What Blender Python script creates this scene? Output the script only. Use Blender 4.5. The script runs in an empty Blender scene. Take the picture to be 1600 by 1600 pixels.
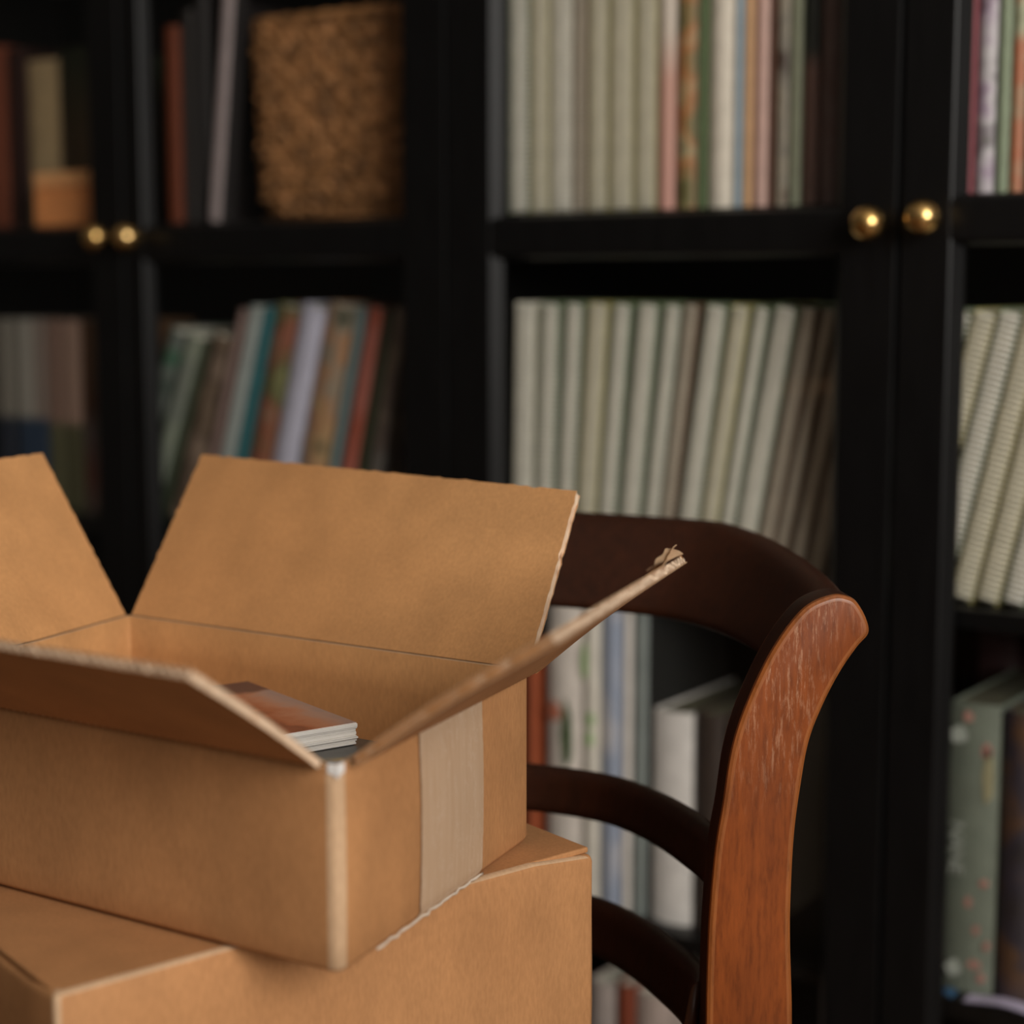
import bpy, bmesh, math, random
from mathutils import Vector, Matrix, noise
random.seed(7)
SC = bpy.context.scene
COL = SC.collection
PI = math.pi

# ------------------------------------------------------------------ camera
F = 2800.0                                   # focal length for a 1600 px wide frame
TH = math.atan2(4040, F); AN = PI - TH
F0 = Vector((math.cos(AN), math.sin(AN), 0)); RT = Vector((math.sin(AN), -math.cos(AN), 0))
PITCH = math.atan2(352, F)
FW = F0 * math.cos(PITCH) + Vector((0, 0, -math.sin(PITCH))); UP = RT.cross(FW)
CAM = Vector((1.26324, -1.68769, 1.06))
cd = bpy.data.cameras.new('camera'); cam = bpy.data.objects.new('camera', cd); COL.objects.link(cam)
cam.matrix_world = Matrix(((RT.x, UP.x, -FW.x, CAM.x), (RT.y, UP.y, -FW.y, CAM.y), (RT.z, UP.z, -FW.z, CAM.z), (0, 0, 0, 1)))
cd.sensor_width = 36; cd.lens = F / 1600 * 36; cd.clip_start = .02
cd.dof.use_dof = True; cd.dof.focus_distance = 1.25; cd.dof.aperture_fstop = 2.7; cd.dof.aperture_blades = 0
SC.camera = cam
# ------------------------------------------------------------------ world, light, exposure
w = bpy.data.worlds.new('world'); SC.world = w; w.use_nodes = True
w.node_tree.nodes['Background'].inputs[0].default_value = (.75, .85, 1, 1)
w.node_tree.nodes['Background'].inputs[1].default_value = .3
WIN_Y, WIN_Z, WIN_W, WIN_H = -2.1, 2.0, 1.7, 1.5
ld = bpy.data.lights.new('window_daylight', 'AREA'); ld.shape = 'RECTANGLE'; ld.size = WIN_H; ld.size_y = WIN_W
ld.energy = 118; ld.color = (1, .96, .90)
lo = bpy.data.objects.new('window_daylight', ld); COL.objects.link(lo)
lo.location = (3.24, WIN_Y, WIN_Z); lo.rotation_euler = (0, PI / 2, 0)
SC.view_settings.view_transform = 'Standard'; SC.view_settings.look = 'None'
SC.view_settings.exposure = 0.0; SC.view_settings.gamma = 1.0; SC.view_settings.use_curve_mapping = False

# ------------------------------------------------------------------ measuring helpers (a point of the photo on a real plane)
def ray(x, y): return RT * ((x - 800) / F) + UP * ((800 - y) / F) + FW
def at_z(x, y, z): d = ray(x, y); return CAM + d * ((z - CAM.z) / d.z)
def at_y(x, y, Y): d = ray(x, y); return CAM + d * ((Y - CAM.y) / d.y)
def at_pl(x, y, P, n): d = ray(x, y); return CAM + d * ((P - CAM).dot(n) / d.dot(n))

# ------------------------------------------------------------------ object helpers
def tag(o, label=None, cat=None, group=None, kind=None):
    if label: o['label'] = label
    if cat: o['category'] = cat
    if group: o['group'] = group
    if kind: o['kind'] = kind
    return o
def empty(name, loc=(0, 0, 0), rot=(0, 0, 0)):
    o = bpy.data.objects.new(name, None); COL.objects.link(o); o.location = loc; o.rotation_euler = rot
    o.empty_display_size = .05
    return o
def copy_tree(o, parent=None):
    c = o.copy(); COL.objects.link(c)
    if parent: c.parent = parent
    for ch in list(o.children): copy_tree(ch, c)
    return c
class MB:
    def __init__(s): s.v = []; s.f = []; s.m = []
    def quad(s, *i, m=0): s.f.append(i); s.m.append(m)
    def box(s, x0, y0, z0, x1, y1, z1, m=0):
        b = len(s.v)
        s.v += [(x0, y0, z0), (x1, y0, z0), (x1, y1, z0), (x0, y1, z0), (x0, y0, z1), (x1, y0, z1), (x1, y1, z1), (x0, y1, z1)]
        for q in ((0, 3, 2, 1), (4, 5, 6, 7), (0, 1, 5, 4), (1, 2, 6, 5), (2, 3, 7, 6), (3, 0, 4, 7)):
            s.f.append(tuple(b + k for k in q)); s.m.append(m)
        return s
    def grid(s, nu, nv, fn, m=0, flip=False):
        b = len(s.v)
        for j in range(nv + 1):
            for i in range(nu + 1): s.v.append(tuple(fn(i / nu, j / nv)))
        for j in range(nv):
            for i in range(nu):
                q = (b + j * (nu + 1) + i, b + j * (nu + 1) + i + 1, b + (j + 1) * (nu + 1) + i + 1, b + (j + 1) * (nu + 1) + i)
                s.f.append(q[::-1] if flip else q); s.m.append(m)
        return s
    def loft(s, rings, closed=True, caps=True, m=0, cyc=False):
        b = len(s.v); n = len(rings[0])
        for r in rings: s.v += [tuple(p) for p in r]
        R = len(rings)
        for j in range(R if cyc else R - 1):
            for i in range(n if closed else n - 1):
                k = (i + 1) % n; j2 = (j + 1) % R
                s.f.append((b + j * n + i, b + j * n + k, b + j2 * n + k, b + j2 * n + i)); s.m.append(m)
        if caps and not cyc:
            s.f.append(tuple(b + i for i in range(n))[::-1]); s.m.append(m)
            s.f.append(tuple(b + (R - 1) * n + i for i in range(n))); s.m.append(m)
        return s
    def tube(s, pts, r, n=8, m=0, cyc=False):
        pts = [Vector(p) for p in pts]; rings = []
        for i, p in enumerate(pts):
            a = pts[i - 1] if (i > 0 or cyc) else p; c = pts[(i + 1) % len(pts)] if (i < len(pts) - 1 or cyc) else p
            t = (c - a).normalized(); ref = Vector((0, 0, 1)) if abs(t.z) < .9 else Vector((1, 0, 0))
            x = t.cross(ref).normalized(); y = t.cross(x)
            rr = r[i] if isinstance(r, (list, tuple)) else r
            rings.append([p + (x * math.cos(2 * PI * k / n) + y * math.sin(2 * PI * k / n)) * rr for k in range(n)])
        return s.loft(rings, m=m, cyc=cyc)
    def lathe(s, prof, origin=(0, 0, 0), axis='z', n=24, m=0):
        o = Vector(origin); rings = []
        for r, h in prof:
            ring = []
            for k in range(n):
                c, q = r * math.cos(2 * PI * k / n), r * math.sin(2 * PI * k / n)
                ring.append(o + (Vector((c, q, h)) if axis == 'z' else Vector((c, -h, q))))
            rings.append(ring)
        return s.loft(rings, m=m)
    def build(s, name, mats, parent=None, smooth=False, bevel=0, seg=2, loc=None):
        me = bpy.data.meshes.new(name); me.from_pydata([tuple(v) for v in s.v], [], s.f)
        for mt in (mats if isinstance(mats, (list, tuple)) else [mats]): me.materials.append(mt)
        for p, k in zip(me.polygons, s.m): p.material_index = k; p.use_smooth = smooth
        bm = bmesh.new(); bm.from_mesh(me); bmesh.ops.recalc_face_normals(bm, faces=bm.faces); bm.to_mesh(me); bm.free()
        o = bpy.data.objects.new(name, me); COL.objects.link(o)
        if parent: o.parent = parent
        if loc: o.location = loc
        if bevel:
            b = o.modifiers.new('bevel', 'BEVEL'); b.width = bevel; b.segments = seg; b.limit_method = 'ANGLE'; b.angle_limit = .7
        return o

# ------------------------------------------------------------------ materials
def lin(c): c /= 255.0; return c / 12.92 if c <= .04045 else ((c + .055) / 1.055) ** 2.4
def alb(r, g, b, k=2.7): return (min(.9, lin(r) * k), min(.9, lin(g) * k), min(.9, lin(b) * k), 1)
def newmat(name):
    m = bpy.data.materials.new(name); m.use_nodes = True; nt = m.node_tree
    return m, nt, nt.nodes['Principled BSDF']
def noise_node(nt, scale, detail=3, stretch=None, rough=.5, coord='Object'):
    tc = nt.nodes.new('ShaderNodeTexCoord'); mp = nt.nodes.new('ShaderNodeMapping'); nz = nt.nodes.new('ShaderNodeTexNoise')
    nt.links.new(tc.outputs[coord], mp.inputs[0]); nt.links.new(mp.outputs[0], nz.inputs[0])
    if stretch: mp.inputs['Scale'].default_value = stretch
    nz.inputs['Scale'].default_value = scale; nz.inputs['Detail'].default_value = detail; nz.inputs['Roughness'].default_value = rough
    return nz
def ramp(nt, src, stops, interp='LINEAR'):
    r = nt.nodes.new('ShaderNodeValToRGB'); nt.links.new(src, r.inputs[0]); e = r.color_ramp; e.interpolation = interp
    while len(e.elements) < len(stops): e.elements.new(.5)
    for k, (p, c) in enumerate(stops): e.elements[k].position = p; e.elements[k].color = c if len(c) == 4 else (*c, 1)
    return r
def mixc(nt, fac, a, b):
    m = nt.nodes.new('ShaderNodeMix'); m.data_type = 'RGBA'
    if isinstance(fac, float): m.inputs[0].default_value = fac
    else: nt.links.new(fac, m.inputs[0])
    for s, v in ((6, a), (7, b)):
        if isinstance(v, tuple): m.inputs[s].default_value = v
        else: nt.links.new(v, m.inputs[s])
    return m.outputs[2]
def sh(c, k): return (min(1, c[0] * k), min(1, c[1] * k), min(1, c[2] * k), 1)
def bump(nt, bs, src, strength, dist):
    b = nt.nodes.new('ShaderNodeBump'); b.inputs['Strength'].default_value = strength; b.inputs['Distance'].default_value = dist
    nt.links.new(src, b.inputs['Height']); nt.links.new(b.outputs[0], bs.inputs['Normal'])
MC = {}
def plain(c, rough=.6, var=.12, name='painted'):
    key = (tuple(round(x, 3) for x in c), rough, var)
    if key in MC: return MC[key]
    m, nt, bs = newmat(name); nz = noise_node(nt, 40, 3)
    r = ramp(nt, nz.outputs[0], [(.25, sh(c, 1 - var)), (.75, sh(c, 1 + var))])
    nt.links.new(r.outputs[0], bs.inputs['Base Color']); bs.inputs['Roughness'].default_value = rough
    MC[key] = m; return m
def patchy(cols, scale=25, stretch=(1, 1, 1), rough=.5, seed=0):
    m, nt, bs = newmat('printed_pattern')
    nz = noise_node(nt, scale, 2, stretch); nz.noise_dimensions = '4D'; nz.inputs['W'].default_value = seed * 3.1
    n = len(cols); st = [(.3 + .4 * i / max(1, n - 1), c) for i, c in enumerate(cols)]
    r = ramp(nt, nz.outputs[0], st)
    nt.links.new(r.outputs[0], bs.inputs['Base Color']); bs.inputs['Roughness'].default_value = rough
    return m
def banded(stops, height, rough=.6):
    # printed spine: colours by height on the book itself (z 0 .. height)
    m, nt, bs = newmat('banded_spine'); tc = nt.nodes.new('ShaderNodeTexCoord'); sp = nt.nodes.new('ShaderNodeSeparateXYZ')
    nt.links.new(tc.outputs['Object'], sp.inputs[0]); dv = nt.nodes.new('ShaderNodeMath'); dv.operation = 'DIVIDE'
    nt.links.new(sp.outputs[2], dv.inputs[0]); dv.inputs[1].default_value = height
    r = ramp(nt, dv.outputs[0], stops); nt.links.new(r.outputs[0], bs.inputs['Base Color']); bs.inputs['Roughness'].default_value = rough
    return m

CB = (.49, .238, .097, 1)
def cardboard(name, base, streak=(1, 1, 1)):
    m, nt, bs = newmat(name)
    a = noise_node(nt, 26, 4, (1, 1, .55)); b = noise_node(nt, 420, 4, (1, 1, .35)); c = noise_node(nt, 5, 2)
    r1 = ramp(nt, a.outputs[0], [(.3, sh(base, .90)), (.7, sh(base, 1.08))])
    r2 = ramp(nt, b.outputs[0], [(.3, (.80, .78, .76, 1)), (.7, (1.0, 1.0, 1.0, 1))])
    mx = nt.nodes.new('ShaderNodeMix'); mx.data_type = 'RGBA'; mx.blend_type = 'MULTIPLY'; mx.inputs[0].default_value = .75
    nt.links.new(r1.outputs[0], mx.inputs[6]); nt.links.new(r2.outputs[0], mx.inputs[7])
    r3 = ramp(nt, c.outputs[0], [(.35, (.93, .90, .87, 1)), (.65, (1.0, 1.0, 1.0, 1))])
    m2 = nt.nodes.new('ShaderNodeMix'); m2.data_type = 'RGBA'; m2.blend_type = 'MULTIPLY'; m2.inputs[0].default_value = 1
    nt.links.new(mx.outputs[2], m2.inputs[6]); nt.links.new(r3.outputs[0], m2.inputs[7])
    nt.links.new(m2.outputs[2], bs.inputs['Base Color']); bs.inputs['Roughness'].default_value = .72
    bs.inputs['Specular IOR Level'].default_value = .35
    bump(nt, bs, b.outputs[0], .25, .0006)
    return m
M_CARD = cardboard('kraft_cardboard', CB)
M_CARDIN = cardboard('kraft_cardboard_inside', (.60, .308, .124, 1))
M_WORN = cardboard('worn_cardboard', (.57, .375, .225, 1))
M_CORE = cardboard('corrugated_paper', (.86, .66, .48, 1))
def wood(name, base, dark, scr=0.0, rough=.38, coat=.35, grain=(14, 14, 1.3)):
    m, nt, bs = newmat(name)
    g = noise_node(nt, 9, 6, grain, .62); big = noise_node(nt, 7, 2); f = noise_node(nt, 70, 3, (1, 1, .25))
    r = ramp(nt, g.outputs[0], [(.25, dark), (.6, base), (.85, sh(base, 1.25))])
    r2 = ramp(nt, big.outputs[0], [(.3, sh(base, .62)), (.7, sh(base, 1.2))])
    c = mixc(nt, .5, r.outputs[0], r2.outputs[0])
    fl = noise_node(nt, 260, 4, (1, 1, .16), .65); rfl = ramp(nt, fl.outputs[0], [(.34, (.62, .60, .58, 1)), (.5, (.92, .92, .92, 1)), (.7, (1.12, 1.12, 1.12, 1))])
    mf = nt.nodes.new('ShaderNodeMix'); mf.data_type = 'RGBA'; mf.blend_type = 'MULTIPLY'; mf.inputs[0].default_value = .8
    nt.links.new(c, mf.inputs[6]); nt.links.new(rfl.outputs[0], mf.inputs[7]); c = mf.outputs[2]
    if scr:
        s = noise_node(nt, 110, 6, (3.0, 3.0, .42), .75); area = noise_node(nt, 13, 2)
        # scratches live on the upper part of the post, worn by hands
        tc = nt.nodes.new('ShaderNodeTexCoord'); sp = nt.nodes.new('ShaderNodeSeparateXYZ'); nt.links.new(tc.outputs['Object'], sp.inputs[0])
        hr = nt.nodes.new('ShaderNodeMapRange'); nt.links.new(sp.outputs[2], hr.inputs[0])
        hr.inputs[1].default_value = .69; hr.inputs[2].default_value = .775
        rs = ramp(nt, s.outputs[0], [(.52, (0, 0, 0, 1)), (.66, (1, 1, 1, 1))]); ra = ramp(nt, area.outputs[0], [(.36, (0, 0, 0, 1)), (.58, (1, 1, 1, 1))])
        m1 = nt.nodes.new('ShaderNodeMath'); m1.operation = 'MULTIPLY'; nt.links.new(rs.outputs[0], m1.inputs[0]); nt.links.new(ra.outputs[0], m1.inputs[1])
        m3 = nt.nodes.new('ShaderNodeMath'); m3.operation = 'MULTIPLY'; nt.links.new(m1.outputs[0], m3.inputs[0]); nt.links.new(hr.outputs[0], m3.inputs[1])
        m4 = nt.nodes.new('ShaderNodeMath'); m4.operation = 'MULTIPLY'; nt.links.new(m3.outputs[0], m4.inputs[0]); m4.inputs[1].default_value = scr
        c = mixc(nt, m4.outputs[0], c, (.62, .36, .22, 1))
    nt.links.new(c, bs.inputs['Base Color']); bs.inputs['Roughness'].default_value = rough
    bs.inputs['Coat Weight'].default_value = coat; bs.inputs['Coat Roughness'].default_value = .3
    bump(nt, bs, f.outputs[0], .08, .001)
    return m
M_POST = wood('worn_chestnut_wood', (.245, .058, .0095, 1), (.135, .029, .005, 1), scr=.55, coat=.05, rough=.45)
M_POST.node_tree.nodes['Principled BSDF'].inputs['Specular IOR Level'].default_value = .26
M_POSTEDGE = wood('highlight_wood_edge', (.31, .095, .022, 1), (.24, .065, .015, 1), coat=.1)  # paler wood tone, a highlight painted along the post's rim
M_RAIL = wood('dark_chestnut_wood', (.040, .0105, .0035, 1), (.018, .006, .0025, 1), rough=.5, coat=.04)
M_RAIL.node_tree.nodes['Principled BSDF'].inputs['Specular IOR Level'].default_value = .3
def black_paint():
    m, nt, bs = newmat('black_brown_lacquer'); nz = noise_node(nt, 30, 4, (3, 3, .4))
    r = ramp(nt, nz.outputs[0], [(.3, (.0035, .0033, .0034, 1)), (.7, (.0055, .0052, .0053, 1))])
    nt.links.new(r.outputs[0], bs.inputs['Base Color']); bs.inputs['Roughness'].default_value = .40
    bs.inputs['Specular IOR Level'].default_value = .3; bump(nt, bs, nz.outputs[0], .05, .0005)
    return m
M_BLACK = black_paint()
M_BLACK.node_tree.nodes['Principled BSDF'].inputs['Specular IOR Level'].default_value = .26
m, nt, bs = newmat('aged_brass'); nz = noise_node(nt, 60, 3)
r = ramp(nt, nz.outputs[0], [(.3, (.66, .40, .13, 1)), (.7, (.92, .62, .27, 1))]); nt.links.new(r.outputs[0], bs.inputs['Base Color'])
bs.inputs['Metallic'].default_value = 1; bs.inputs['Roughness'].default_value = .26; M_BRASS = m
m, nt, bs = newmat('window_glass'); nt.nodes.remove(bs)
tr = nt.nodes.new('ShaderNodeBsdfTransparent'); gl = nt.nodes.new('ShaderNodeBsdfGlossy'); fr = nt.nodes.new('ShaderNodeMath'); lw = nt.nodes.new('ShaderNodeLayerWeight'); pw = nt.nodes.new('ShaderNodeMath'); mx = nt.nodes.new('ShaderNodeMixShader')
tr.inputs[0].default_value = (.99, .995, .99, 1); gl.inputs['Roughness'].default_value = .02; pw.operation = 'POWER'; nt.links.new(lw.outputs['Facing'], pw.inputs[0]); pw.inputs[1].default_value = 5
lw.inputs[0].default_value = .5; fr.operation = 'MULTIPLY_ADD'; nt.links.new(pw.outputs[0], fr.inputs[0]); fr.inputs[1].default_value = .5; fr.inputs[2].default_value = .014
nt.links.new(fr.outputs[0], mx.inputs[0]); nt.links.new(tr.outputs[0], mx.inputs[1]); nt.links.new(gl.outputs[0], mx.inputs[2])
nt.links.new(mx.outputs[0], nt.nodes['Material Output'].inputs[0]); M_GLASS = m
M_PAGES = plain((.74, .69, .58, 1), .8, .08, 'page_edges')
M_WIRE = plain((.86, .82, .75, 1), .35, .12, 'white_coated_wire')
m, nt, bs = newmat('clear_packing_tape'); nz = noise_node(nt, 300, 4, (1, 1, .04)); cr = noise_node(nt, 22, 4, (2.5, 2.5, 1), .7)
r = ramp(nt, nz.outputs[0], [(.35, (.49, .325, .205, 1)), (.65, (.53, .365, .24, 1))])
rc = ramp(nt, cr.outputs[0], [(.485, (0, 0, 0, 1)), (.5, (1, 1, 1, 1)), (.515, (0, 0, 0, 1))])
mm = nt.nodes.new('ShaderNodeMath'); mm.operation = 'MULTIPLY'; nt.links.new(rc.outputs[0], mm.inputs[0]); mm.inputs[1].default_value = .3
nt.links.new(mixc(nt, mm.outputs[0], r.outputs[0], (.68, .54, .42, 1)), bs.inputs['Base Color'])
bs.inputs['Roughness'].default_value = .38; bump(nt, bs, nz.outputs[0], .15, .0005); M_TAPE = m

# ------------------------------------------------------------------ room
M_WALL = plain((.13, .12, .105, 1), .9, .04, 'wall_paint'); M_CEIL = plain((.62, .59, .55, 1), .9, .03, 'ceiling_paint')
M_FLOOR = wood('oak_floor', (.22, .13, .07, 1), (.13, .075, .04, 1), grain=(2, 12, 12), rough=.5, coat=0)
X0, X1, Y0, Y1, ZC = -2.9, 3.3, -3.9, .43, 2.95
def struct(name, bm, m): o = bm.build(name, m); o['kind'] = 'structure'; return o
struct('floor', MB().box(X0, Y0, -.05, X1, Y1, 0), M_FLOOR)
struct('ceiling', MB().box(X0, Y0, ZC, X1, Y1, ZC + .05), M_CEIL)
struct('wall_back', MB().box(X0, Y1, 0, X1, Y1 + .08, ZC), M_WALL)
struct('wall_front', MB().box(X0, Y0 - .08, 0, X1, Y0, ZC), M_WALL)
struct('wall_left', MB().box(X0 - .08, Y0, 0, X0, Y1, ZC), M_WALL)
wy0, wy1, wz0, wz1 = WIN_Y - WIN_W / 2, WIN_Y + WIN_W / 2, WIN_Z - WIN_H / 2, WIN_Z + WIN_H / 2
b = MB(); b.box(X1, Y0, 0, X1 + .1, wy0, ZC); b.box(X1, wy1, 0, X1 + .1, Y1, ZC); b.box(X1, wy0, 0, X1 + .1, wy1, wz0); b.box(X1, wy0, wz1, X1 + .1, wy1, ZC)
struct('wall_right', b, M_WALL)
M_WHITE = plain((.6, .6, .58, 1), .5, .03, 'white_trim')
b = MB()
for a in (wy0, WIN_Y - .02, wy1 - .04): b.box(X1 + .02, a, wz0, X1 + .07, a + .04, wz1)
for a in (wz0, WIN_Z - .02, wz1 - .04): b.box(X1 + .02, wy0, a, X1 + .07, wy1, a + .04)
struct('window_1', b, M_WHITE)

# ------------------------------------------------------------------ cabinets
S1, S2, S3, S4 = 1.144, .738, .328, .075      # shelf tops
RAIL0, RAIL1 = 1.0945, 1.137
DT = .022; SP = .058                          # door thickness, plane of most spines
def knob(parent, x, z):
    k = MB().lathe([(.0005, .0), (.0070, .0), (.0060, .003), (.0060, .007)] + [(.0172 * math.sin(PI * a / 20), .0225 - .0172 * math.cos(PI * a / 20)) for a in range(3, 20)] + [(.0004, .0397)], (x, 0, z), axis='y', n=32)
    return k.build('knob', M_BRASS, parent, smooth=True)
def door(parent, x0, x1, ox0, ox1, dz, kx, kz, c=.010):
    z0, z1 = .1, 2.02
    d = empty('door'); d.parent = parent
    b = MB(); cy = .014; cz = .004
    def bar(xa, xb, za, zb, ca, cb, cza, czb):
        # front face narrower than the back: chamfered towards the panes on the flagged sides
        f = [(xa, 0, za), (xb, 0, za), (xb, 0, zb), (xa, 0, zb)]
        g = [(xa - 0, DT, za - 0), (xb, DT, za), (xb, DT, zb), (xa, DT, zb)]
        g = [(xa - (c if ca else 0), cy, za - (cz if cza else 0)), (xb + (c if cb else 0), cy, za - (cz if cza else 0)),
             (xb + (c if cb else 0), cy, zb + (cz if czb else 0)), (xa - (c if ca else 0), cy, zb + (cz if czb else 0))]
        h = [(p[0], DT, p[2]) for p in g]
        b.loft([f, g, h])
    bar(x0, ox0, z0 + dz, z1 + dz, 0, 1, 0, 0); bar(ox1, x1, z0 + dz, z1 + dz, 1, 0, 0, 0)
    o = b.build('door_stile', M_BLACK, d, bevel=.0022); 
    b = MB()
    bar(ox0 - .012, ox1 + .012, RAIL0 + dz, RAIL1 + dz, 0, 0, 1, 1); b.v = [(x, y + .0007 * (y < .001), z) for x, y, z in b.v]
    b.build('middle_rail', M_BLACK, d, bevel=.004, seg=3)
    b = MB(); bar(ox0 + .0005, ox1 - .0005, z0 + dz, z0 + dz + .06, 0, 0, 0, 1); b.build('bottom_rail', M_BLACK, d, bevel=.002)
    b = MB(); bar(ox0 + .0005, ox1 - .0005, z1 + dz - .06, z1 + dz, 0, 0, 1, 0); b.build('top_rail', M_BLACK, d, bevel=.002)
    for za, zb in ((z0 + .06, RAIL0), (RAIL1, z1 - .06)):
        MB().box(ox0 + .001, .0125, za + dz + .001, ox1 - .001, .0150, zb + dz - .001).build('glass_pane', M_GLASS, d)
    knob(d, kx, kz)
    return d
def cabinet(x0, x1, gap, label, doors):
    r = empty('glazed_bookcase', ((x0 + x1) / 2, .2, 0))
    tag(r, label, 'bookcase', 'black glazed bookcases')
    P = Vector((-(x0 + x1) / 2, -.2, 0))
    def add(o): o.location = P; return o
    yb, yf = .405, DT + .003
    b = MB(); b.box(x0 + .002, yf, 0, x0 + .02, yb, 2.06); b.box(x1 - .02, yf, 0, x1 - .002, yb, 2.06); b.box(x0 + .02, yf, 2.04, x1 - .02, yb, 2.06)
    b.box(x0 + .02, yf, .035, x1 - .02, yb, S4); b.box(x0 + .02, yf + .01, 0, x1 - .02, yf + .03, .035)
    add(b.build('carcass', M_BLACK, r, bevel=.0015))
    add(MB().box(x0 + .02, yb - .012, S4, x1 - .02, yb, 2.04).build('back_panel', M_BLACK, r))
    for s in (S1, S2, S3, 1.56):
        add(MB().box(x0 + .0205, .032, s - .02, x1 - .0205, yb - .0125, s).build('shelf', M_BLACK, r, bevel=.0015))
    for a in doors: add(door(r, *a))
    return r
cabinet(-1.11, 0, -.5365, 'tall black bookcase with glass doors at left, wicker basket behind its glass',
        [(-1.108, -.538, -1.05, -.5975, 0, -.566, 1.1255, .005), (-.535, -.0015, -.499, -.0635, 0, -.507, 1.1248, .006)])
cabinet(0, 1.113, .557, 'tall black bookcase with glass doors at right, filled with white spiral albums, behind the chair',
        [(.0015, .5553, .0623, .496, 0, .5345, 1.1222), (.5590, 1.111, .6105, 1.052, .009, .5910, 1.1265)])

# ------------------------------------------------------------------ books (origin: foot of the spine, right hand edge; x to the left, y into the shelf)
def book_mesh(t, h, d, mat, root, pages=M_PAGES, round_=.25, side=None):
    b = MB(); e = .0022; n = 7; sag = min(.006, t * round_)
    def prof(inset, z):
        out = []
        for k in range(n + 1):
            u = k / n; x = -t + inset + (t - 2 * inset) * u
            out.append((x, sag * (2 * u - 1) ** 2 + inset, z))
        return out
    o = prof(0, 0); i_ = prof(e, 0)
    loop = [(-t, d, 0)] + o + [(0, d, 0), (-e, d, 0)] + i_[::-1] + [(-t + e, d, 0)]
    b.loft([loop, [(p[0], p[1], h) for p in loop]], caps=False); b.m[n + 1] = 1
    m = len(loop)
    for base in (0, m):     # end caps made of strips so that the U stays open
        L = n + 2
        for k in range(L): b.f.append((base + k, base + k + 1, base + m - 2 - k, base + m - 1 - k)); b.m.append(0)
    c = b.build('cover', [mat, side or mat], root, bevel=0)
    q = MB().box(-t + e + .0002, sag + e + .0006, .003, -e - .0002, d - .004, h - .003)
    q.build('pages', pages, root)
    return c
def spine_x(x, row, Y=SP): return at_y(x, row, Y).x
def lean_of(x, row, slope, Y=SP):
    p = at_y(x, row, Y); q = at_y(x + slope * 200, row + 200, Y)
    return math.atan2(p.x - q.x, p.z - q.z)
def book(label, xl, xr, row, shelf, mat, top=None, topz=None, slope=0, Y=SP, d=.2, group=None, name='book', pages=M_PAGES, thick=None, side=None):
    a, c = at_y(xl, row, Y), at_y(xr, row, Y)
    th = lean_of((xl + xr) / 2, row, slope, Y) if slope else 0
    t = (c.x - a.x) * math.cos(th) - .0012
    if thick: t = thick
    zt = topz if topz is not None else at_y((xl + xr) / 2, top, Y).z
    h = (zt - shelf - .0005) / math.cos(th) - (t * math.tan(th) if th else 0) * 0
    x = c.x - ((c.z - shelf) * math.tan(th) if th else 0)
    r = empty(name, (x, Y, shelf + .0005), (0, th, 0))
    book_mesh(t, h, d, mat, r, pages, side=side)
    tag(r, label, 'book', group)
    return r, t, h
ORD = ['first', 'second', 'third', 'fourth', 'fifth', 'sixth', 'seventh', 'eighth', 'ninth', 'tenth', 'eleventh', 'twelfth', 'thirteenth', 'fourteenth', 'fifteenth', 'sixteenth', 'seventeenth']

# spiral-bound albums
AH, AD = .303, .225
WG = {'olive': plain((.78, .72, .57, 1), .35, .12), 'brown': plain((.46, .37, .29, 1), .35, .15), 'sage': M_WIRE, 'white': M_WIRE, 'pink': M_WIRE}  # brown wire tint also carries the door frame's shadow
def album_proto(t, cov, cv):
    r = empty('spiral_album')
    b = MB(); b.box(-t + .001, .004, 0, -t + .0025, AD, AH); b.box(-.0025, .004, 0, -.001, AD, AH)
    b.build('cover', cov, r, bevel=.0004, seg=1)
    MB().box(-t + .0027, .0055, .002, -.0027, AD - .002, AH - .002).build('pages', M_PAGES, r)
    b = MB(); n = 50; R = t / 2 - .0006
    for k in range(n):
        z = .006 + k * (AH - .012) / (n - 1)
        pts = [(-t / 2 + R * math.cos(a), .0065 - R * .72 * math.sin(a), z + .0010 * math.sin(a)) for a in [PI * j / 8 for j in range(9)]]
        b.tube(pts, .0014, 5)
    b.build('wire_binding', WG[cv], r, smooth=True)
    return r
COVERS = {'sage': plain(alb(84, 96, 70, 2.2), .6), 'olive': plain(alb(126, 118, 72, 2.2), .6), 'white': plain(alb(150, 145, 132), .6), 'brown': plain(alb(84, 64, 48, 2), .6),
          'pink': plain(alb(155, 118, 108), .6)}
PROTO = {}
def album(t, cov, x, shelf, th, label, group):
    key = (round(t, 4), cov)
    if key not in PROTO: PROTO[key] = album_proto(t, COVERS[cov], cov); o = PROTO[key]
    else: o = copy_tree(PROTO[key])
    o.location = (x, SP, shelf + .0006 + 0); o.rotation_euler = (0, th, 0)
    tag(o, label, 'album', group)
    return o
covs = {'sage': 'sage-edged', 'olive': 'olive-edged', 'white': 'all-white', 'brown': 'brown- or shadow-edged', 'pink': 'pink-edged'}
# top shelf, middle door
for i, (xl, xr, cv) in enumerate([(791, 822, 'sage'), (824, 855, 'olive'), (857, 890, 'white'), (891, 914, 'brown'), (915, 947, 'olive'), (949, 987, 'olive'), (989, 1022, 'olive')]):
    a, c = spine_x(xl, 200), spine_x(xr, 200)
    album(c - a - .001, cv, c, S1, 0, '%s upright white spiral album, %s from left, upper shelf of right bookcase' % (covs[cv], ORD[i]), 'upright spiral albums on the upper shelf')
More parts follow.
